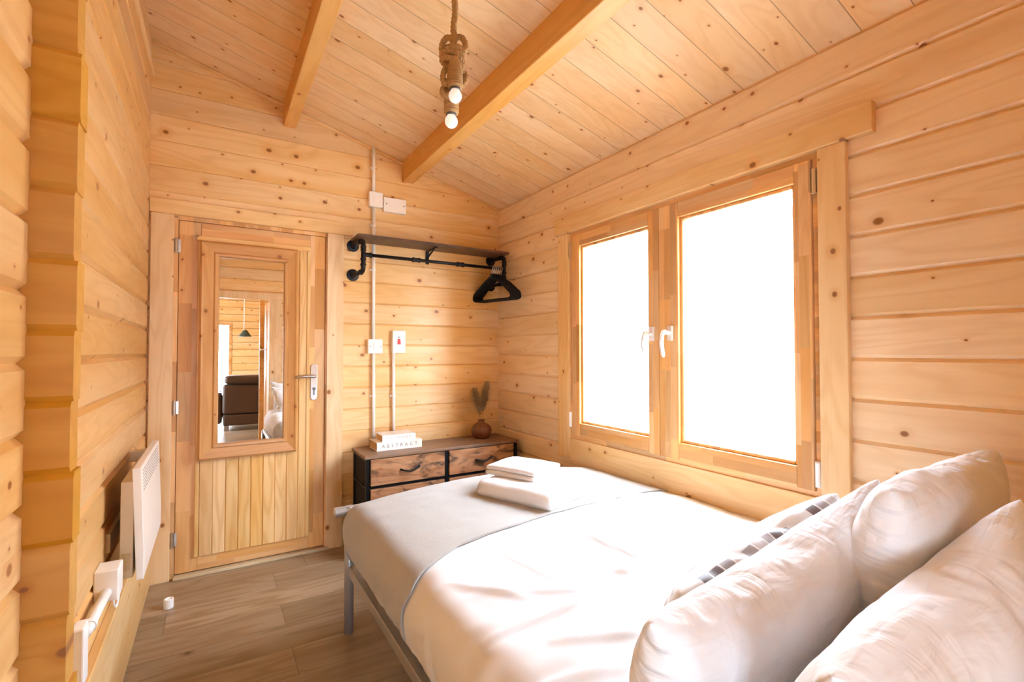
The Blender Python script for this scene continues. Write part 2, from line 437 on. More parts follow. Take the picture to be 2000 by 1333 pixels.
# baseboard on the left wall, thin trim at the top of the walls
bm = zbox(B(), XL, -.268, 1.285, YB-.021, -1.2, -.862)
struct('baseboard_left', bm, wood('pine_skirting', 'y', 'z', 3., -1.3, seed=24, knot=.3, light=(.86,.62,.34), mid=(.78,.50,.22)), bevel=.003)
bm = B()
sl = math.atan(.272)
prism(bm, [(XL, zc(XL)-.001), (XR, zc(XR)-.001), (XR, zc(XR)-.019), (XL, zc(XL)-.019)], lambda p, q, a: Vector((p, a, q)), YB-.016, YB+.004)
struct('trim_2', bm, M_px, bevel=.004)
bm = B(); prism(bm, [(0, 0), (.016, 0), (.016, -.006), (.006, -.016), (0, -.016)], lambda p, q, a: Vector((XL+p, a, 1.449+H+q+.012*(a-2.4))), 1.29, YB)
struct('trim_3', bm, M_py)

# ceiling beams
def beam(x0, x1, zb, label):
    bm = B(); box(bm, x0, x1, YR, YB-.001, zb+H, zc(x0)+.01)
    o = obj('ceiling_beam', bm, M_beam, bevel=.004)
    tag(o, label, 'beam', 'ceiling beams')
beam(.333, .402, 1.333, 'pine ceiling beam meeting the wall above the door')
beam(1.058, 1.136, 1.137, 'pine ceiling beam behind the rope pendant, nearest the window wall')

# ------------------------------------------------------------------ door in the back wall
door = thing('door_1', None, None, (.2, YB, 0)); tag(door, kind='structure')
o = obj('casing', zbox(B(), -.287, -.187, YB-.02, YB, -1.2, .726), M_pz, door, bevel=.003)
o = obj('casing', zbox(B(), .584, .681, YB-.02, YB, -1.2, .726), M_pz, door, bevel=.003)
obj('casing_header', zbox(B(), -.293, .737, YB-.024, YB, .7262, .803), M_px, door, bevel=.003)
bm = zbox(B(), -.187, -.168, YB-.004, YB+T, -1.18, .712); zbox(bm, .578, .584, YB-.004, YB+T, -1.18, .712); zbox(bm, -.172, .582, YB-.004, YB+T, .704, .726)
obj('frame', bm, M_jz, door)
obj('threshold', zbox(B(), -.172, .602, YB-.03, YB+T, -1.2, -1.182), wood('threshold_pine', 'x', 'y', 3., -1, light=(.62,.50,.32), mid=(.45,.36,.24), knot=.2, seed=25), door, bevel=.004)
leaf = obj('leaf', B(), M_jz, door)
bmL = zbox(B(), -.166, -.066, YB, YB+.04, -1.176, .702); zbox(bmL, .488, .576, YB, YB+.04, -1.176, .702)
bmesh.ops.recalc_face_normals(bmL, faces=bmL.faces[:]); bmL.to_mesh(leaf.data); bmL.free()
b_ = leaf.modifiers.new('bevel', 'BEVEL'); b_.width = .002
bm = zbox(B(), -.066, .488, YB, YB+.04, -1.176, -1.1); zbox(bm, -.066, .488, YB, YB+.04, .62, .702)
obj('rail', bm, M_jx, leaf, bevel=.002)
bm = B()
for k in range(9):
    x0 = -.062 + k*.0611
    prism(bm, [(x0, 0), (x0+.0611, 0), (x0+.0611, .010), (x0+.0565, .016), (x0+.0046, .016), (x0, .010)], lambda p, q, a: Vector((p, YB+.006-q, a)), -1.1+H, .62+H)
obj('panel_boards', bm, M_panel, leaf)
bm = zbox(B(), -.082, -.062, YB-.016, YB+.006, -1.1, .62); zbox(bm, .470, .490, YB-.016, YB+.006, -1.1, .62)
obj('moulding', bm, M_panel, leaf, bevel=.004)
obj('moulding', zbox(B(), -.084, .49, YB-.020, YB+.006, .60, .628), M_px, leaf, bevel=.004)
for z in (.564, -.298, -.992):
    bm = B(); tube(bm, [(-.176, YB-.008, z-.038+H), (-.176, YB-.008, z+.038+H)], .0075, 12)
    zbox(bm, -.176, -.158, YB-.004, YB+.001, z-.034, z+.034)
    obj('hinge', bm, M_steel, door)
bm = B(); n = 10; pl = []
for k in range(n+1):
    a = PI*k/n; pl.append((.514+.019*math.cos(a), -.094+.019*math.sin(a)))
for k in range(n+1):
    a = PI+PI*k/n; pl.append((.514+.019*math.cos(a), -.275+.019*math.sin(a)))
prism(bm, pl, lambda p, q, a: Vector((p, a, q+H)), YB-.010, YB)
lk = obj('lock_plate', bm, M_chrome, leaf, bevel=.002)
bm = tube(B(), bend([(.514, YB-.008, -.150+H), (.514, YB-.055, -.150+H), (.470, YB-.057, -.146+H), (.405, YB-.050, -.153+H)], .015), [.010]*8+[.0095, .0085, .0075, .0065, .006, .006, .006, .006][:0] + [.010]*8 if False else .0085, 12)
obj('lever', bm, M_steel, lk, smooth=True)
bm = tube(B(), [(.514, YB-.022, -.225+H), (.514, YB-.008, -.225+H)], .0085, 14); zbox(bm, .511, .517, YB-.014, YB-.009, -.262, -.232)
obj('lock_cylinder', bm, M_grey, lk)

bm = zbox(zbox(B(), -.30, .72, YB+.055, YB+.075, -1.2, .80), -.30, -.28, YB+T, YB+.055, -1.2, .8); zbox(bm, .70, .72, YB+T, YB+.055, -1.2, .8); zbox(bm, -.28, .70, YB+T, YB+.055, .78, .8)
struct('door_light_block', bm, M_jx)  # unseen backing added behind the door to stop light leaking through its gaps

# ------------------------------------------------------------------ window in the right wall
win = thing('window_1', None, None, (XR, 1.56, .6)); tag(win, kind='structure')
bm = B(); prism(bm, [(0, .705), (-.026, .705), (-.030, .71), (-.030, .803), (0, .803)], lambda p, q, a: Vector((XR+p, a, q+H)), .690, 2.376)
obj('casing_header', bm, M_py, win, bevel=.002)
obj('casing', zbox(B(), XR-.02, XR, 2.25, 2.352, -.63, .7048), M_pzr, win, bevel=.003)
obj('casing', zbox(B(), XR-.024, XR, .770, .860, -.70, .7048), M_pzr, win, bevel=.003)
obj('casing_sill_board', zbox(B(), XR-.012, XR, .860, 2.25, -.66, -.51), M_py, win, bevel=.003)
# fixed outer frame set in the opening
bm = B()
for y0, y1, z0, z1 in ((WY0, .884, -.51, .705), (2.232, WY1, -.51, .705), (.884, 2.232, .684, .705), (.884, 2.232, -.51, -.492)):
    zbox(bm, XR-.002, XR+.07, y0, y1, z0, z1)
obj('frame', bm, M_jy, win)
def sash(y0, y1, g0, g1):
    z0, z1, gz0, gz1 = -.49, .682, -.414, .612
    s = obj('sash', zbox(zbox(B(), XR-.014, XR+.05, y0, g0, z0, z1), XR-.014, XR+.05, g1, y1, z0, z1), M_jzy, win, bevel=.003)
    obj('rail', zbox(zbox(B(), XR-.0135, XR+.05, g0, g1, z0, gz0), XR-.0135, XR+.05, g0, g1, gz1, z1), M_jy, s, bevel=.003)
    bm = B(); t = .014      # glazing beads, chamfered
    for (a0, a1, c0, c1) in ((g0, g0+t, gz0, gz1), (g1-t, g1, gz0, gz1), (g0+t, g1-t, gz0, gz0+t), (g0+t, g1-t, gz1-t, gz1)):
        zbox(bm, XR+.002, XR+.03, a0, a1, c0, c1)
    obj('glazing_bead', bm, M_jzy, s, bevel=.004)
    obj('pane', zbox(B(), XR+.026, XR+.031, g0+.002, g1-.002, gz0+.002, gz1-.002), M_glass, s)
    return s
sa = sash(1.574, 2.230, 1.640, 2.158); sb = sash(.886, 1.572, .945, 1.462)
def window_handle(y, parent):
    bm = zbox(B(), XR-.026, XR-.013, y-.014, y+.014, .050, .118)
    tube(bm, [(XR-.02, y, .085+H), (XR-.060, y, .085+H)], .0095, 14)
    pts = [(XR-.052, y, .093+H), (XR-.066, y, .089+H), (XR-.076, y, .070+H), (XR-.080, y, .045+H), (XR-.078, y, .018+H), (XR-.070, y, -.012+H), (XR-.066, y, -.026+H)]
    tube(bm, pts, [.007, .009, .0095, .0095, .0095, .009, .006], 12)
    obj('handle', bm, plain('satin_white_metal', (.86, .86, .86), .25, .5), parent, smooth=False, bevel=.002)
window_handle(1.613, sa); window_handle(1.502, sb)
for y, z in ((2.241, .60), (2.241, -.40), (.873, .60), (.873, -.43)):
    bm = tube(B(), [(XR-.016, y, z-.042+H), (XR-.016, y, z+.042+H)], .008, 12); zbox(bm, XR-.012, XR-.003, y-.011, y+.011, z-.045, z+.045)
    obj('hinge', bm, M_chrome if z > 0 else M_white, win)
portal((XR+.10, 1.556, .10+H), (0, PI/2, 0), 1.10, 1.30)

# ------------------------------------------------------------------ mirror on the door
mir = thing('wall_mirror', 'tall pine framed mirror hung on the wooden door', 'mirror', (.17, YB-.016, .62))
fy = YB-.016
def frame_side(pts_outer, pts_inner, m):
    """bevelled frame piece between outer and inner edges (two points each)"""
    (a, b), (c, d) = pts_outer, pts_inner
    bm = B()
    def pt(q, f, y): return Vector((q[0], y, q[1]+H))
    prof = [(0., 0.), (0., .024), (.12, .034), (.22, .030), (.70, .020), (.78, .026), (.93, .024), (1., .014), (1., 0.)]
    r0 = [bm.verts.new(Vector((a[0]+(d[0]-a[0])*t, fy-y, a[1]+(d[1]-a[1])*t+H))) for t, y in prof]
    r1 = [bm.verts.new(Vector((b[0]+(c[0]-b[0])*t, fy-y, b[1]+(c[1]-b[1])*t+H))) for t, y in prof]
    for i in range(len(prof)-1): bm.faces.new((r0[i], r0[i+1], r1[i+1], r1[i]))
    bm.faces.new(r0); bm.faces.new(r1)
    return obj('frame', bm, m, mir)
o0, o1, q0, q1 = -.072, .415, .022, .342
t0, t1, s0, s1 = -.585, .600, -.500, .516
frame_side(((o0, t1), (o1, t1)), ((q1, s1), (q0, s1)), M_mfx)
frame_side(((o0, t0), (o1, t0)), ((q1, s0), (q0, s0)), M_mfx)
frame_side(((o0, t0), (o0, t1)), ((q0, s1), (q0, s0)), M_mfz)
frame_side(((o1, t0), (o1, t1)), ((q1, s1), (q1, s0)), M_mfz)
obj('mirror_glass', zbox(B(), q0, q1, fy-.008, fy-.003, s0, s1), M_mirror, mir)

# ------------------------------------------------------------------ pipe shelf and hangers
sh = thing('pipe_shelf', 'dark plank shelf on black iron pipe brackets with hanging rail, above the dresser', 'shelf', (1.25, YB, .6+H))
obj('shelf_board', zbox(B(), .722, 1.772, 2.905, 3.09, .688, .704), M_shelf, sh, bevel=.002)
YP, ZT, ZL, ZRD, RP = 2.925, .668, .482, .583, .0135
for xf, xp in ((.740, .757), (1.735, 1.742)):
    for z in (ZT, ZL):
        bm = B(); lathe(bm, [(.038, 0), (.038, .006), (.034, .008), (.020, .010), (.019, .024), (.0, .024)][:5], (xf, YB, z+H), 28, M=Matrix.Rotation(PI/2, 3, 'X').to_4x4())
        fl = obj('flange', bm, M_iron, sh, bevel=.001)
    pts = bend([(xf, YB-.02, ZT+H), (xp, YP, ZT+H), (xp, YP, ZL+H), (xf, YB-.02, ZL+H)], .025)
    pipe = obj('bracket_pipe', tube(B(), pts, RP, 14), M_iron, sh, smooth=True)
    for z in (ZT-.04, ZL+.04, ZRD+.028, ZRD-.028):
        obj('pipe_fitting', tube(B(), [(xp, YP, z-.006+H), (xp, YP, z+.006+H)], RP+.004, 14), M_iron, pipe)
    for z in (ZT, ZL):
        obj('pipe_fitting', tube(B(), [(xf+(xp-xf)*.75, YP+.045, z+H), (xf+(xp-xf)*.8, YP+.035, z+H)], RP+.004, 14), M_iron, pipe)
rail = obj('hanging_rail', tube(B(), [(.757, YP, ZRD+H), (1.742, YP, ZRD+H)], .0105, 14), M_iron, sh, smooth=True)
for x in (.782, 1.09, 1.40):
    bm = B(); tube(bm, [(x-.020, YP, ZRD+H), (x+.020, YP, ZRD+H)], .0135, 14)
    for e in (-.020, .020): tube(bm, [(x+e-.004, YP, ZRD+H), (x+e+.004, YP, ZRD+H)], .0165, 14)
    obj('coupling', bm, M_iron, rail)
bm = zbox(B(), 1.226, 1.250, YB-.005, YB, .598, .688); zbox(bm, 1.231, 1.245, 2.94, YB, .680, .688)
tube(bm, [(1.238, YB-.004, .640+H), (1.238, 2.98, .684+H)], .006, 8)
obj('centre_bracket', bm, M_black, sh)

def hanger(name, label, group):
    root = thing(name, label, 'clothes hanger', (1.69, YP, ZRD+H), group)
    z0 = ZRD - .055          # neck
    bm = B()
    def P(s, z): return (1.69, YP - s, z+H)
    out = bend([P(0, z0+.0), P(-.095, z0-.055), P(-.185, z0-.125), P(-.192, z0-.16), P(-.17, z0-.17), P(.17, z0-.17), P(.192, z0-.16), P(.185, z0-.125), P(.095, z0-.055), P(0, z0+.0)], .012, 4)
    tube(bm, out, .0068, 10, cap=False)
    tube(bm, [P(0, z0-.022), P(0, z0+.012)], .010, 10)
    for s in (-1, 1): tube(bm, [P(s*.012, z0-.010), P(s*.06, z0-.036), P(s*.12, z0-.078), P(s*.183, z0-.130)], [.0066, .0068, .0068, .0066], 10)
    body = obj('hanger_body', bm, M_velvet, root)
    pts = [P(0, z0+.010), P(0, z0+.03)] + [P(.018*math.sin(a), ZRD+.0-.006+ .018*-math.cos(a)) for a in [PI*.15*k for k in range(0, 9)]]
    pts = [P(0, z0+.010), P(0, z0+.028)] + [P(.0165*math.sin(a), ZRD-.0015-.0165*math.cos(a)) for a in [.35+k*.42 for k in range(10)]]
    obj('hook', tube(B(), pts, .0022, 8), M_chrome, root, smooth=True)
    return root
HL = 'black velvet clothes hanger with chrome hook, bunched at the right end of the rail'
h0 = hanger('clothes_hanger', HL, 'velvet hangers on the rail')
spots = [(1.640+.0145*k, .235+.004*k) for k in range(6)]
for i, (x, a) in enumerate(spots):
    if i == 0: r = h0
    else:
        r = h0.copy(); C.objects.link(r)
        for ch in h0.children:
            c = ch.copy(); C.objects.link(c); c.parent = r; c.matrix_parent_inverse = ch.matrix_parent_inverse.copy()
    r.location = (x, YP, ZRD+H); r.rotation_euler = (0, 0, a)

# ------------------------------------------------------------------ electrical trunking on the back wall
def conduit(label, x, z0, z1, clips, x2=None):
    x2 = x if x2 is None else x2
    o = obj('conduit_pipe', tube(B(), [(x, YB-.016, z0+H), (x2, YB-.016, z1+H)], .0105, 14), M_white, smooth=True)
    tag(o, label, 'conduit')
    for zc_ in clips:
        xx = x + (x2-x)*(zc_-z0)/(z1-z0)
        bm = tube(B(), [(xx, YB-.016, zc_-.006+H), (xx, YB-.016, zc_+.006+H)], .0135, 14); zbox(bm, xx-.022, xx+.008, YB-.012, YB, zc_-.006, zc_+.006)
        obj('clip', bm, M_white, o)
    return o
conduit('short white conduit from the ceiling edge down to the square box', .864, 1.026, 1.318, [1.185], .861)
conduit('long white conduit behind the shelf, from square box to light switch', .868, .077, .930, [.525, .81], .866)
conduit('white conduit running from the light switch down behind the books', .873, -.598, -.012, [-.287], .869)
conduit('white conduit running from the red switch down behind the books', 1.004, -.598, -.010, [-.290], 1.0)
def wbox(name, label, cat, x0, x1, z0, z1, d): 
    o = obj(name, zbox(B(), x0, x1, YB-d, YB, z0, z1), M_white, bevel=.003); tag(o, label, cat); return o
jb = wbox('junction_box', 'square white junction box on the conduit above the pipe shelf', 'electrical box', .832, .920, .930, 1.026, .036)
obj('cover_ridge', zbox(B(), .862, .890, YB-.039, YB-.036, .938, 1.0), M_white, jb)
cb = wbox('connector_box', 'wide white connector box beside the square junction box', 'electrical box', .926, 1.076, .912, 1.006, .034)
for x in (.944, 1.060): obj('screw', tube(B(), [(x, YB-.036, .962+H), (x, YB-.033, .962+H)], .004, 10), M_grey, cb)
sw = wbox('light_switch', 'square white light switch joining two conduits', 'switch', .832, .924, -.013, .077, .03)
obj('rocker', zbox(B(), .868, .886, YB-.034, YB-.03, .012, .050), M_white, sw, bevel=.002)
for x in (.846, .911): obj('screw', tube(B(), [(x, YB-.0312, .032+H), (x, YB-.03, .032+H)], .003, 10), M_grey, sw)
rs = wbox('isolator_switch', 'tall white switch plate with red rocker', 'switch', .990, 1.076, -.011, .136, .032)
bm = B(); prism(bm, [(1.021, .046), (1.043, .046), (1.040, .082), (1.024, .082)], lambda p, q, a: Vector((p, a, q+H)), YB-.037, YB-.032)
obj('rocker', bm, M_red, rs, bevel=.001)
obj('indicator', zbox(B(), 1.024, 1.040, YB-.0335, YB-.032, .091, .097), M_grey, rs)

# ------------------------------------------------------------------ dresser
dr = thing('dresser', 'low dresser with rustic brown drawer fronts and black frame', 'dresser', (1.25, 2.93, 0))
DX0, DX1, DY0, DY1, DT = .735, 1.770, 2.775, 3.085, -.600
obj('top_board', zbox(B(), DX0, DX1, DY0, DY1, DT-.018, DT), M_dtop, dr, bevel=.003)
for x in (DX0+.008, DX1-.030):
    for y in (DY0+.008, DY1-.026):
        obj('leg', zbox(B(), x, x+.022, y, y+.018, -1.2, DT-.018), M_black, dr, bevel=.002)
bm = zbox(B(), 1.228, 1.252, DY0+.008, DY0+.026, -1.14, DT-.018)
for z in (DT-.034, DT-.19, DT-.36, DT-.53):
    zbox(bm, DX0+.03, DX1-.03, DY0+.010, DY0+.024, z, z+.014)
    for x in (DX0+.010, DX1-.028): zbox(bm, x, x+.018, DY0+.02, DY1-.02, z, z+.012)
obj('frame', bm, M_black, dr)
bm = zbox(B(), DX0+.016, DX0+.020, DY0+.026, DY1-.03, -1.13, DT-.018); zbox(bm, DX1-.020, DX1-.016, DY0+.026, DY1-.03, -1.13, DT-.018)
zbox(bm, DX0+.03, DX1-.03, DY1-.012, DY1-.008, -1.13, DT-.018)
obj('side_panel', bm, M_blackfab, dr)
for r in range(3):
    z1 = DT-.022-r*.170; z0 = z1-.150
    for x0, x1 in ((.768, 1.224), (1.256, 1.726)):
        d = obj('drawer', zbox(B(), x0, x1, DY0-.002, DY0+.020, z0, z1), M_drawer, dr, bevel=.002)
        obj('drawer_box', zbox(B(), x0+.01, x1-.01, DY0+.024, DY1-.03, z0+.008, z1-.008), M_blackfab, d)
        cx = (x0+x1)/2+.006; zz = (z0+z1)/2-.004
        pts = bend([(cx-.058, DY0, zz+.006+H), (cx-.050, DY0-.022, zz+.002+H), (cx, DY0-.027, zz-.006+H), (cx+.050, DY0-.022, zz+.012+H), (cx+.058, DY0, zz+.012+H)], .012, 4)
        obj('handle', tube(B(), pts, .0055, 10), M_black, d, smooth=True)

# books
def text_mesh(txt, size, depth, M, extr=.0003):
    cu = bpy.data.curves.new('txt', 'FONT'); cu.body = txt; cu.size = size; cu.align_x = 'CENTER'; cu.align_y = 'CENTER'; cu.extrude = extr
    cu.space_character = depth
    o = bpy.data.objects.new('txt', cu); C.objects.link(o)
    bpy.context.view_layer.update()
    me = bpy.data.meshes.new_from_object(o.evaluated_get(bpy.context.evaluated_depsgraph_get()))
    bpy.data.objects.remove(o); me.transform(M); return me
def book(label, x0, x1, y0, y1, z0, z1, txt, tsize, ink, rot):
    root = thing('book', label, 'book', ((x0+x1)/2, y0, z0+H), 'white books on the dresser')
    M = Matrix.Translation(((x0+x1)/2, y0, 0)) @ Matrix.Rotation(rot, 4, 'Z') @ Matrix.Translation((-(x0+x1)/2, -y0, 0))
    bm = B(); t = .003
    box(bm, x0, x1, y0, y1, z0+H, z0+t+H, M); box(bm, x0, x1, y0, y1, z1-t+H, z1+H, M); box(bm, x0, x1, y0, y0+t, z0+t+H, z1-t+H, M)
    obj('cover', bm, M_cover, root)
    obj('pages', box(B(), x0+.005, x1-.005, y0+t, y1-.005, z0+t+H, z1-t+H, M), M_paper, root)
    TM = M @ Matrix.Translation(((x0+x1)/2, y0-.0003, (z0+z1)/2+H)) @ Matrix.Rotation(PI/2, 4, 'X')
    objm('title', text_mesh(txt, tsize, 1.75, TM), ink, root)
book('larger white book lying at the bottom, ABSTRACT on its spine', .835, 1.119, 2.89, 3.06, DT, DT+.050, 'ABSTRACT', .030, M_ink, .0)
book('smaller white book with pale lettering, lying on the ABSTRACT book', .870, 1.080, 2.897, 3.04, DT+.0503, DT+.090, 'ARTWORK', .022, M_inkl, .0)

# vase and dried grass
vx, vy = 1.583, 2.965
bm = B(); lathe(bm, [(.038, 0), (.052, .010), (.063, .034), (.066, .055), (.060, .078), (.044, .096), (.026, .106), (.020, .112), (.020, .124), (.023, .128), (.018, .128), (.016, .110)],
                (vx, vy, DT+H), 96, fn=lambda a, z: 1+.085*abs(math.cos(a*9)) if .004 < z < .105 else 1.04)
tag(obj('vase', bm, M_vase, smooth=True), 'small round brown ribbed vase on the dresser', 'vase')
def plume(label, tip, side, seed):
    rnd = random.Random(seed)
    base = Vector((vx, vy, DT+.06+H)); root = thing('pampas_plume', label, 'dried grass', base, 'dried grass plumes in the vase')
    tip = Vector(tip); mid = (base+tip)/2 + Vector((side*-.012, 0, .01))
    curve = arc(base, mid, tip, 16)
    obj('stem', tube(B(), curve, .0016, 6), M_pampas, root)
    bm = B()
    for k in range(1100):
        t = .36 + .62*rnd.random(); i = min(int(t*16), 15); p = curve[i].lerp(curve[i+1], t*16-i)
        w = (.040 + .022*rnd.random())*math.sin(PI*min(1, (t-.28)/.80))**.7
        a = rnd.random()*2*PI
        d = Vector((math.cos(a)*w, math.sin(a)*w*.8, .022+.030*rnd.random()))
        m = p + d*.55 + Vector((0, 0, .008)); e = p + d + Vector((side*.010, 0, -.006-.012*rnd.random()))
        r = .0011; q = Vector((-math.sin(a), math.cos(a), 0))*r
        v = [bm.verts.new(x) for x in (p-q, p+q, m+q*1.5, m-q*1.5, e)]
        bm.faces.new(v[:4]); bm.faces.new((v[3], v[2], v[4]))
    tag(obj('feathery_head', bm, M_pampas, root), kind='stuff')
plume('taller upright dried grass plume in the brown vase, nearer the corner', (vx+.045, vy, -.235+H), 1, 1)
plume('shorter dried grass plume leaning left in the brown vase', (vx-.062, vy-.01, -.275+H), -1, 2)

# ------------------------------------------------------------------ heater and sockets on the left wall
ht = thing('panel_heater', 'white convector panel heater mounted low on the left wall', 'heater', (-.25, 2.3, .44))
def hx(z, d): return -.200 + (-.385 - z)*.040 + d        # the panel hangs slightly tilted
bm = B()
prism(bm, [(hx(-.385, -.024), -.385), (hx(-.385, 0)-.003, -.385), (hx(-.388, 0), -.388), (hx(-.66, 0), -.66), (hx(-.750, -.004), -.750), (hx(-.750, -.024), -.750)], lambda p, q, a: Vector((p, a, q+H)), 2.0, 2.60)
pn = obj('front_panel', bm, M_heater, ht, bevel=.004)
bm = B()
for k in range(7):
    z = -.400-k*.011
    for j in range(14): zbox(bm, hx(z, -.0012), hx(z, .0006), 2.045+j*.037, 2.070+j*.037, z-.0035, z)
obj('vent_slot', bm, plain('vent_shadow', (.30, .29, .28), .6), pn)
bm = zbox(B(), -.254, -.219, 2.012, 2.57, -.742, -.428)
bx = obj('back_box', bm, M_heatback, ht, bevel=.002)
obj('rating_label', zbox(B(), -.2495, -.226, 2.0112, 2.012, -.716, -.660), plain('cream_label', (.72, .58, .34), .5, var=.5, bscale=90), bx)
obj('wall_bracket', zbox(zbox(B(), XL+.012, -.222, 2.46, 2.52, -.445, -.405), XL, XL+.012, 2.05, 2.54, -.66, -.60), M_heatback, ht)
jx = obj('junction_box', zbox(B(), XL, -.236, 1.862, 1.945, -.745, -.652), M_white, bevel=.004)
tag(jx, 'small white junction box on the left wall below the heater', 'electrical box')
o = obj('conduit_pipe', tube(B(), [(-.272, 1.640, -.722+H), (-.264, 1.862, -.716+H)], .013, 14), M_white, smooth=True)
tag(o, 'short fat white conduit along the left wall, ending at the small box', 'conduit')
bm = tube(B(), [(-.271, 1.668, -.722+H), (-.271, 1.682, -.722+H)], .0165, 14); zbox(bm, XL, -.271, 1.668, 1.682, -.735, -.705)
obj('clip', bm, M_white, o)
o = obj('wall_socket', zbox(B(), XL, -.267, 1.590, 1.645, -.835, -.690), M_white, bevel=.004); tag(o, 'white socket box low on the left wall beside the log ends', 'socket')
o = obj('cable', tube(B(), [(-.250, 1.880, -.740+H)] + [(-.252+.010*k/8, 1.880+.045*k/8, -.745-.035*math.sin(PI*k/8)+H) for k in range(1, 8)] + [(-.242, 1.93, -.740+H)], .0035, 8), M_white, smooth=True)
tag(o, 'short looped white cable under the small junction box', 'cable')

bm = B(); lathe(bm, [(.019, 0), (.020, .002), (.020, .040), (.0185, .043), (.013, .043), (.012, .036)], (-.168, 2.785, 0), 28)
tag(obj('white_cap', bm, M_white, smooth=False, bevel=.001), 'small white plastic cap standing on the wooden floor', 'cap')

# ------------------------------------------------------------------ bed
bed = thing('bed', 'metal framed double bed along the window wall', 'bed', (1.12, 1.0, 0))
BX0, BX1, BY0, BY1 = .502, 1.780, -.22, 2.140
for x in (BX0, BX1-.03):
    for y in (BY1, .95, BY0+.03):
        top = -.665 if y == BY1 else -.93
        obj('leg', tube(B(), [(x, y, 0), (x, y, top+H)], .020, 18), M_silver, bed, smooth=True)
for x0, x1 in ((BX0-.006, BX0+.022), (BX1-.045, BX1-.017)):
    obj('side_rail', zbox(B(), x0, x1, BY0, BY1, -.955, -.915), M_silver, bed, bevel=.003)
for k in range(12): obj('slat', zbox(B(), BX0+.022, BX1-.045, BY0+.1+k*.19, BY0+.14+k*.19, -.935, -.916), M_silver, bed)
obj('foot_rail', tube(B(), [(.440, BY1, -.683+H), (BX1, BY1, -.683+H)], .0205, 18), M_silver, bed)
obj('mattress', zbox(B(), BX0+.03, BX1-.01, BY0+.01, BY1-.07, -.915, -.685), M_matt, bed, bevel=.05, seg=4)

def ridge(x, y, a, b, amp, w):
    a, b = Vector(a), Vector(b); p = Vector((x, y)); d = b-a; l2 = d.length_squared
    t = max(0, min(1, (p-a).dot(d)/l2)); q = a+d*t
    n = (p-q).dot(Vector((-d.y, d.x)).normalized())
    f = (1-abs(2*t-1)**3) if 0 < t < 1 else 0
    return amp*f*math.exp(-(n/w)**2)
CREASES = [((1.04, 1.36), (1.09, .82), .010, .010), ((.48, .96), (.84, .93), .009, .012), ((.60, 1.14), (.86, .94), .006, .012),
           ((.62, .86), (.82, .76), .008, .014), ((.76, 1.32), (.80, 1.02), .005, .016), ((.95, 1.25), (.98, .80), .005, .018),
           ((1.30, 1.35), (1.36, .80), .006, .014), ((.55, 1.25), (.70, 1.02), .006, .012), ((.50, .78), (.72, .70), .008, .016), ((.88, 1.05), (1.06, .90), .005, .01)]
def bed_top(x, y):
    u = (x-.47)/1.32
    z = -.652 + .045*max(0, math.sin(PI*min(1, max(0, u))))**.7 + .012*math.exp(-((y-1.85)/.25)**2)*math.sin(PI*min(1, max(0, u)))
    z += .007*noise.noise((x*3.1, y*2.3, 1.7)) + .004*noise.noise((x*8, y*5.5, 4.2))
    return z
def bed_cloth(xl, yf, y_start, off, n_s, n_t, zbot, foot, crease, seed, xr=1.792):
    R = .085
    def path(flat, drop):       # arc length -> (advance, drop)
        L1, L2 = flat, R*PI/2
        def f(s):
            if s < L1: return s, 0.
            if s < L1+L2:
                a = (s-L1)/R; return L1+R*math.sin(a), R*(1-math.cos(a))
            return L1+R, R+(s-L1-L2)
        return f, L1+L2+max(0, drop-R)
    fx, SX = path(xr-xl-R, zbot)
    bm = B(); rows = []
    for i in range(n_s+1):
        s = SX*i/n_s; ax, dx = fx(s); x = xr-ax
        ys = y_start(x, dx)
        fy_, SY = path(yf-R-ys, foot)
        row = []
        for j in range(n_t+1):
            t = SY*(j/n_t); ay, dy = fy_(t); y = ys+ay
            drop = (dx**3+dy**3)**(1/3)
            X, Y = x, y
            Rc = .13 if crease else .075
            ex, ey = (xl+Rc-x)/Rc, (y-(yf-Rc))/Rc
            if ex > 0 and ey > 0:
                X = xl+Rc-Rc*ex*math.sqrt(max(0, 1-ey*ey/2)); Y = yf-Rc+Rc*ey*math.sqrt(max(0, 1-ex*ex/2))
            w = 0.
            edge = math.exp(-((x-xl-.06)/.09)**2)
            if crease:
                for a, b, am, wd in CREASES: w += ridge(x, y, a, b, am*1.35, wd)
                w += edge*.012*noise.noise((y*16+seed, x*4, 2.)) + .0035*noise.noise((x*10+y*4, y*9-x*3, 6.))
            else:
                w += edge*.004*noise.noise((y*12+seed, x*3, 2.)) + .002*noise.noise((x*14, y*14, seed))
            z = bed_top(max(x, xl), min(y, yf)) + w*(1 if drop < R else max(0, 1-(drop-R)/.05))
            f = min(1, max(0, dx-.03)/.2)
            g = min(1, max(0, dy-.03)/.2)
            X += f*(.008*noise.noise((y*11+seed, z*2, 3.)) + .004*noise.noise((y*31, z*3, seed))) - .010*math.sin(PI*f) + .030*f*f
            Y += g*(.008*noise.noise((x*11+seed, z*2, 3.))) + .008*math.sin(PI*g) - .02*g*g
            zz = z - drop*(1+.04*noise.noise((y*5+seed, x*5, 1.)))
            row.append(bm.verts.new((X, Y, zz+off+H)))
        rows.append(row)
    for i in range(n_s):
        for j in range(n_t): bm.faces.new((rows[i][j], rows[i][j+1], rows[i+1][j+1], rows[i+1][j]))
    return bm
def solid(o, t):
    m = o.modifiers.new('solid', 'SOLIDIFY'); m.thickness = t; m.offset = -1
    return o
bm = bed_cloth(.472, 2.118, lambda x, d: .35, 0., 150, 190, .205, .19, True, 3.)
tag(solid(obj('duvet', bm, M_linen, smooth=True), .012), 'plain white duvet spread over the bed', 'duvet')
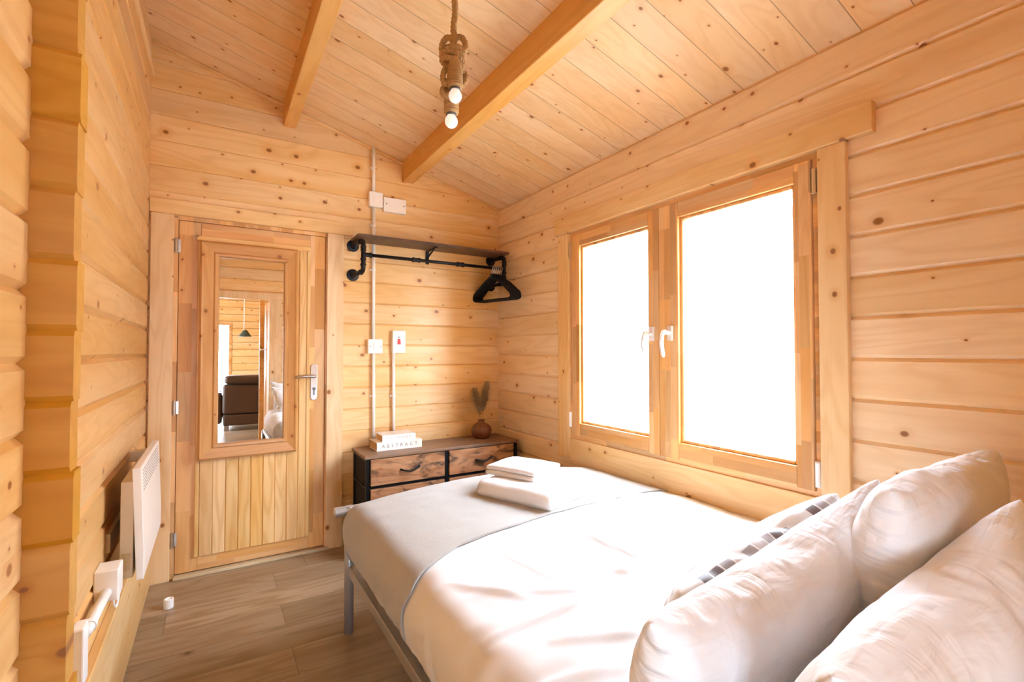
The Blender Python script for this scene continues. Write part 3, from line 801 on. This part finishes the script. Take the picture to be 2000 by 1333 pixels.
def ystart(x, d):
    if d > .03: return 1.315 + .05*min(1, (d-.03)/.15)
    return 1.315 + (1.41-1.315)*min(1, max(0, (x-.472)/.2)) + .115*max(0, (x-.672)/1.06) + .006*noise.noise((x*7, 0, 0))
bm = bed_cloth(.462, 2.130, ystart, .007, 130, 90, .195, .19, False, 9.)
tag(solid(obj('throw_blanket', bm, M_throw, smooth=True), .005), 'oatmeal fleece throw laid across the foot of the bed', 'blanket')

# folded towels
def towel(label, c, ang, lx, ly, z0, h, layers, seed):
    """lx along the front edge, ly depth; rounded fold at the front"""
    bm = B(); M = Matrix.Translation((c[0], c[1], z0+H)) @ Matrix.Rotation(ang, 4, 'Z')
    th = h/layers
    for k in range(layers):
        nx, na = 26, 10
        b0 = k*th; sh_ = .004*((k*5) % 3 - 1)
        prof = []
        r = th/2
        for i in range(na+1):
            a = -PI/2 - PI*i/na
            prof.append((-ly/2+r+sh_ + r*1.0*math.cos(a), r+r*math.sin(a)))
        top = [(-ly/2+r+(ly-2*r)*i/12, th) for i in range(1, 13)]
        end = [(ly/2-r+r*math.cos(PI/2-PI*i/na), r+r*math.sin(PI/2-PI*i/na)) for i in range(1, na+1)]
        bot = [(ly/2-r-(ly-2*r)*i/12, 0) for i in range(1, 12)]
        loop = prof + top + end + bot
        rings = []
        for i in range(nx+1):
            q = i/nx; x = -lx/2 + lx*q; ex = min(q, 1-q)*lx
            sq = 1 - .16*math.exp(-ex/.008)          # rounded ends
            ring = []
            for yy, zz in loop:
                zz2 = th/2 + (zz-th/2)*sq + b0
                sag = -.004*(abs(2*q-1)**3) * (zz2/h) - .004*(abs(yy)/(ly/2))**3*(zz2/h)
                p = Vector((x + .004*noise.noise((yy*9, zz2*30, seed)), yy*(1-.02*(1-sq)) + .006*noise.noise((x*7, zz2*20, seed+k)), zz2 + sag + .003*noise.noise((x*11, yy*11, seed+k*3))*(zz2/h)))
                ring.append(bm.verts.new(M @ p))
            rings.append(ring)
        n = len(loop)
        for i in range(nx):
            for j in range(n): bm.faces.new((rings[i][j], rings[i][(j+1) % n], rings[i+1][(j+1) % n], rings[i+1][j]))
        bm.faces.new(rings[0]); bm.faces.new(rings[-1][::-1])
    o = obj('folded_towel', bm, M_towel, smooth=True)
    return tag(o, label, 'towel', 'folded towels on the throw')
ang = math.atan2(1.454-1.773, 1.073-.946)
towel('large folded white bath towel lying on the throw', (1.172, 1.692), ang, .355, .37, -.606, .076, 1, 3.)
towel('small folded white hand towel on top of the bath towel', (1.155, 1.775), ang+.04, .245, .22, -.531, .046, 2, 8.)

# ------------------------------------------------------------------ pillows (cloth inflated by air pressure, then posed)
def inflate(w, h, nx, ny, pressure, frames, seed):
    me = bpy.data.meshes.new('pillow_src'); vs, fs, uvs = [], [], []
    def idx(i, j, s): return grid[(i, j, s if 0 < i < nx and 0 < j < ny else 0)]
    grid = {}; rnd = random.Random(seed)
    for s in (0, 1):
        for i in range(nx+1):
            for j in range(ny+1):
                inner = 0 < i < nx and 0 < j < ny
                if s == 1 and not inner: continue
                z = (1 if s == 0 else -1)*(.012 + .004*rnd.random()) if inner else 0
                grid[(i, j, s)] = len(vs); vs.append((w*(i/nx-.5), h*(j/ny-.5), z)); uvs.append((i/nx, j/ny))
    for s in (0, 1):
        for i in range(nx):
            for j in range(ny):
                f = [idx(i, j, s), idx(i+1, j, s), idx(i+1, j+1, s), idx(i, j+1, s)]
                fs.append(f if s == 0 else f[::-1])
    me.from_pydata(vs, [], fs); me.update()
    ul = me.uv_layers.new(name='UVMap')
    for l in me.loops: ul.data[l.index].uv = uvs[l.vertex_index]
    o = bpy.data.objects.new('pillow_src', me); C.objects.link(o)
    cm = o.modifiers.new('cloth', 'CLOTH'); s = cm.settings
    s.quality = 6; s.mass = .25; s.tension_stiffness = 25; s.compression_stiffness = 12; s.shear_stiffness = 6; s.bending_stiffness = .08
    s.tension_damping = 8; s.compression_damping = 8; s.shear_damping = 8; s.air_damping = 3.
    s.use_pressure = True; s.uniform_pressure_force = pressure; s.effector_weights.gravity = 0
    cm.point_cache.frame_start = 1; cm.point_cache.frame_end = frames+1
    for f in range(1, frames+1): SC.frame_set(f)
    dg = bpy.context.evaluated_depsgraph_get()
    out = bpy.data.meshes.new_from_object(o.evaluated_get(dg), preserve_all_data_layers=True, depsgraph=dg)
    bpy.data.objects.remove(o); SC.frame_set(1)
    return out
def pose_pillow(name, label, cat, me, top_a, top_b, tilt, length, height, thick, m, group=None, sag=.03, rnd=.30):
    """top_a/top_b: ends of the top edge; tilt: how far the pillow leans back from upright"""
    xs = [v.co.x for v in me.vertices]; ys = [v.co.y for v in me.vertices]; zs = [v.co.z for v in me.vertices]
    sx, sy, sz = length/(max(xs)-min(xs)), height/(max(ys)-min(ys)), thick/(max(zs)-min(zs))
    a, b = Vector(top_a), Vector(top_b); ex = (b-a).normalized()
    fwd = Vector((0, 1, 0)); fwd = (fwd-ex*fwd.dot(ex)).normalized(); up = ex.cross(fwd)*1.0
    if up.z < 0: up = -up
    ey = up*math.cos(tilt) - fwd*math.sin(tilt)      # from bottom edge to top edge (leans toward the head)
    en = fwd*math.cos(tilt) + up*math.sin(tilt)      # front face normal
    c = (a+b)/2
    for v in me.vertices:
        x, y, z = v.co.x*sx, v.co.y*sy, v.co.z*sz
        yt = y/height+.5                              # 0 bottom, 1 top
        un, vn = 2*x/length, 2*y/height
        x, y = x*math.sqrt(max(.05, 1-rnd*vn*vn/2)), y*math.sqrt(max(.05, 1-rnd*un*un/2))
        z *= 1.0 + .28*(1-yt)**1.5 - .05
        y2 = y - sag*(1-(2*x/length)**2)*yt
        y2 += .012*noise.noise((x*5, z*6, length*10))
        v.co = c + ex*x + ey*(y2-height/2) + en*z + Vector((0, 0, H))
        q = noise.noise((v.co.x*9, v.co.y*9, v.co.z*9))
        v.co += en*.004*q
    o = objm(name, me, m, smooth=True, sub=2)
    return tag(o, label, cat, group)
pm = inflate(.76, .52, 44, 30, 3.2, 34, 1)
pm2 = inflate(.76, .52, 44, 30, 3.6, 34, 5)
pm3 = inflate(.76, .52, 44, 30, 3.2, 34, 9)
cm_ = inflate(.50, .46, 30, 28, 3.2, 34, 4)
pose_pillow('pillow', 'white pillow nearest the camera, cut off by the lower right corner of the picture', 'pillow', pm2, (.512, .240, -.295), (1.285, .262, -.242), math.radians(12), .80, .44, .19, M_sheet, 'white pillows at the head of the bed', sag=.05, rnd=.24)
pose_pillow('pillow', 'white pillow in the corner behind the others, against the window wall', 'pillow', pm3, (1.00, .38, -.215), (1.785, .40, -.215), math.radians(14), .77, .48, .20, M_sheet, 'white pillows at the head of the bed', sag=-.02, rnd=.5)
pose_pillow('pillow', 'big white pillow leaning on the patterned cushion', 'pillow', pm, (.485, .462, -.350), (1.265, .470, -.248), math.radians(18), .79, .45, .185, M_sheet, 'white pillows at the head of the bed', rnd=.24, sag=.045)
pose_pillow('patterned_cushion', 'silvery grey cushion with small brown mosaic rectangles, behind the big pillow', 'cushion', cm_, (.70, .605, -.448), (1.37, .585, -.322), math.radians(26), .64, .40, .17, M_cush, sag=-.01)

# ------------------------------------------------------------------ rope pendant light
pl_ = thing('rope_pendant_light', 'knotted jute rope pendant light with two round white bulbs', 'pendant light', (.695, 1.5, zc(.695)))
def strand(bm, path, R, r, turns, seg=8, strands=3):
    n = len(path)
    for s in range(strands):
        pts = []; ref = None
        for i, p in enumerate(path):
            p = Vector(p); t = (Vector(path[min(i+1, n-1)])-Vector(path[max(i-1, 0)])).normalized()
            if ref is None: ref = Vector((1, 0, 0)) if abs(t.x) < .9 else Vector((0, 1, 0))
            a = (ref-t*ref.dot(t)).normalized(); b = t.cross(a); ref = a
            th = 2*PI*(s/strands + turns*i/n)
            pts.append(p + (a*math.cos(th)+b*math.sin(th))*R)
        tube(bm, pts, r, seg)
    return bm
rx, ry = .693, 1.5
top = zc(rx)-.005
path = [(rx+.003*math.sin(k*.2), ry, top+(1.085+H-top)*k/60) for k in range(61)]
rp = obj('rope', strand(B(), path, .0066, .0058, 14), M_rope, pl_, smooth=True)
# knot: coils of the same rope wound round themselves
bm = B()
vr = Vector((math.cos(.5535), -math.sin(.5535), 0)); vd = Vector((math.sin(.5535), math.cos(.5535), 0))     # across / along the view of the knot
kc = Vector((rx-.002, ry, 1.03+H))
def K(a, b, z): return kc + vr*a + vd*b + Vector((0, 0, z))
loops = []
TT = [k*.21 for k in range(31)]
loops.append([K(-.021+.021*math.sin(t), -.004+.014*math.cos(t+.5), .018+.040*math.cos(t)) for t in TT])
loops.append([K(.021+.020*math.sin(t), -.006+.014*math.cos(t-.5), .022+.036*math.cos(t)) for t in TT])
loops.append([K(-.012+.030*math.sin(t), .012+.012*math.cos(t), -.004+.040*math.cos(t)) for t in TT])
for q in range(3):
    loops.append([K(.035*math.cos(t)-.004, .028*math.sin(t), -.012-.015*q+.016*math.cos(t+.9+q)) for t in TT])
loops.append([K(-.024+.012*math.sin(t), .014*math.cos(t), -.082+.036*math.cos(t)) for t in TT])
loops.append([K(.026+.013*math.sin(t), .020+.010*math.cos(t), -.080+.028*math.cos(t)) for t in TT])
loops.append([K(-.026+.013*math.sin(t), .006+.012*math.cos(t), -.132+.024*math.cos(t)) for t in TT])
for lp in loops: strand(bm, lp, .0062, .0054, 6)
for s in (-.018, -.006, .006, .018): tube(bm, [K(s, .004*(s > 0), -.02), K(s*.8, 0, -.075), K(s*.9-.002, .006, -.11)], .0075, 8)
obj('knot', bm, M_rope, pl_, smooth=True)
for (dx, dd, z, lab) in ((.006, -.02, .868, 1), (-.012, .02, .800, 2)):
    p = Vector((rx, ry, 0)) + vr*dx + vd*dd
    bm = B()
    lathe(bm, [(.012, .135), (.020, .115), (.022, .08), (.0235, .045), (.022, .028), (.012, .026)], (p.x, p.y, z+H), 20)
    for k in range(11):
        zz = z+.032+k*.008; r = .0225 if k < 7 else .021-.0012*(k-7)
        tube(bm, [(p.x+r*math.cos(t), p.y+r*math.sin(t), zz+H+.004*t/6.3) for t in [j*.42 for j in range(16)]], .0042, 6)
    ho = obj('bulb_holder', bm, M_rope, pl_, smooth=True)
    obj('collar', lathe(B(), [(.0145, .020), (.0185, .021), (.0185, .029), (.014, .030)], (p.x, p.y, z+H), 24), M_grey, ho)
    prof = [(.0225*math.sin(a), -.0225*math.cos(a)) for a in [.12+k*.165 for k in range(14)]] + [(.0155, .017), (.0145, .022)]
    bu = obj('bulb', lathe(B(), prof, (p.x, p.y, z+H), 28), M_bulb, ho, smooth=True)
    bu['label'] = 'round white bulb'

# ------------------------------------------------------------------ the room seen in the mirror, and an added side window
def wallbox(name, x0, x1, y0, y1, m, z1=1.5, z0=-1.2):
    return struct(name, zbox(B(), x0, x1, y0, y1, z0, z1), m)
M_lx = wood('pine_logs_living_x', 'x', 'z', LG, ZB, seed=31, seam=.003); M_ly = wood('pine_logs_living_y', 'y', 'z', LG, ZR, seed=32, seam=.003)
bm = log_wall(B(), lambda n, z, a: Vector((a, -4.5+n, z)), ZB, -1.7, 2.6, 1.5+H, [(-.75, .285, 0, .56+H)])
struct('wall_far', bm, M_lx)
bm = log_wall(B(), lambda n, z, a: Vector((-1.7+n, a, z)), ZR, -4.5, YR-T, 1.5+H, [(-3.1, -1.7, .6, .65+H)])  # hole is for the added fill window
struct('wall_side', bm, M_ly)
bm = log_wall(B(), lambda n, z, a: Vector((2.6-n, a, z)), ZR, -4.5, YR-T, 1.5+H); struct('wall_east', bm, M_ly)
bm = zbox(B(), -1.75, XL-T, YR-T, YR, -1.2, 1.5); zbox(bm, XR+T, 2.65, YR-T, YR, -1.2, 1.5); struct('wall_hall', bm, M_lx)
bm = zbox(B(), -2.3, 2.7, -4.6, YR-T+.0, 1.5, 1.56); struct('ceiling', bm, M_ceil)
bm = zbox(zbox(B(), .555, .615, YR, YR+.02, -1.2, .62), OX0-.03, .70, YR, YR+.022, .62, .70); zbox(bm, .615, .69, YR, YR+.014, -1.2, .62); zbox(bm, OX0-.05, OX0, YR, YR+.02, -1.2, .62)
struct('trim_5', bm, M_pz, bevel=.003)
bm = log_wall(B(), lambda n, z, a: Vector((.487+a*.055, -.72-n, z)), ZB, 0, 1, 1.5+H); struct('trim_6', bm, M_rear)
d2 = thing('door_2', None, None, (.575, -.6, 0)); tag(d2, kind='structure')
obj('leaf', zbox(B(), .556, .594, -1.0, YR-T-.005, -1.19, .60), M_jz, d2, bevel=.002)
obj('handle', tube(zbox(B(), .551, .556, -.66, -.62, -.13, .06), bend([(.556, -.64, .02+H), (.50, -.64, .02+H), (.50, -.56, .02+H)], .01), .008, 10), M_steel, d2)
w2 = thing('window_2', None, None, (-.23, -4.5, .9)); tag(w2, kind='structure')
bm = B()
for x0, x1, z0, z1 in ((-.75, -.70, -1.2, .56), (.235, .285, -1.2, .56), (-.70, .235, .50, .56), (-.70, .235, -1.2, -1.14), (-.26, -.20, -1.14, .50)): zbox(bm, x0, x1, -4.54, -4.49, z0, z1)
obj('frame', bm, M_jx, w2); obj('pane', zbox(B(), -.70, .235, -4.52, -4.515, -1.14, .50), M_glass, w2)
w3 = thing('added_fill_window', None, None, (-1.7, -2.3, .9)); tag(w3, kind='structure')  # unseen window added to brighten the right wall and pillows through the doorway
bm = B()
for y0, y1, z0, z1 in ((-3.1, -3.04, -.6, .65), (-1.76, -1.7, -.6, .65), (-3.04, -1.76, .59, .65), (-3.04, -1.76, -.6, -.54), (-2.43, -2.37, -.54, .59)): zbox(bm, -1.74, -1.69, y0, y1, z0, z1)
obj('frame', bm, M_jy, w3); obj('pane', zbox(B(), -1.72, -1.715, -3.04, -1.76, -.54, .59), M_glass, w3)
portal((-1.8, -2.40, .02+H), (PI/2, 0, -PI/2), 1.32, 1.17)  # sky entry for the added side window
portal((-.23, -4.6, -.32+H), (PI/2, 0, 0), .95, 1.66);
sf = thing('sofa', 'dark brown leather sofa seen in the mirror through the doorway', 'sofa', (.9, -2.6, 0))
obj('backrest', zbox(B(), .115, 1.75, -2.42, -2.22, -.95, -.50), M_leather, sf, bevel=.04, seg=4)
obj('back_roll', zbox(B(), .135, 1.73, -2.44, -2.19, -.495, -.365), M_leather, sf, bevel=.05, seg=5)
obj('seat', zbox(B(), .115, 1.75, -3.05, -2.42, -1.06, -.74), M_leather, sf, bevel=.06, seg=4)
obj('base', zbox(B(), .125, 1.74, -3.05, -2.22, -1.12, -.955), M_leather, sf, bevel=.02)
obj('armrest', zbox(B(), .0, .115, -3.05, -2.3, -1.1, -.62), M_leather, sf, bevel=.05, seg=4)
for x in (.17, 1.68):
    for y in (-2.98, -2.28): obj('leg', zbox(B(), x-.03, x+.03, y-.03, y+.03, -1.2, -1.12), M_silver, sf)
pd = thing('hanging_lamp', 'small dark lamp on a pale cord, seen in the mirror', 'pendant light', (.43, -3.2, 1.5+H))
obj('cord', tube(B(), [(.43, -3.2, 1.5+H), (.43, -3.2, .36+H)], .006, 8), M_white, pd)
obj('lamp_shade', lathe(B(), [(.09, .25), (.10, .255), (.03, .36), (.015, .365)], (.445, -3.2, H), 24), M_shade, pd)

# ------------------------------------------------------------------ outside
gr = struct('ground', box(B(), -9, 13, -12, 14, -.36, -.30), M_conc)
nb = thing('neighbouring_cabin', 'pale neighbouring cabin outside the window, washed out by daylight', 'building', (5.6, 4, -.3))
bm = log_wall(B(), lambda n, z, a: Vector((5.6-n, a, z)), ZR, -4, 13, 1.50+H)
obj('wall', bm, wood('pale_cabin_logs', 'y', 'z', LG, ZR, seed=33, light=(.80,.74,.66), mid=(.72,.66,.58), knot=.1), nb)
obj('foundation', box(B(), 5.6, 8.5, -4, 13, -.3, 0), M_conc, nb)
bm = B(); prism(bm, [(5.35, 1.50), (8.6, 2.2), (8.6, 2.28), (5.35, 1.58)], lambda p, q, a: Vector((p, a, q+H)), -4.3, 13.3)
obj('roof', bm, M_roof, nb)
obj('gutter', tube(B(), [(5.32, -4.3, 1.52+H), (5.32, 13.3, 1.52+H)], .06, 12), M_roof, nb)
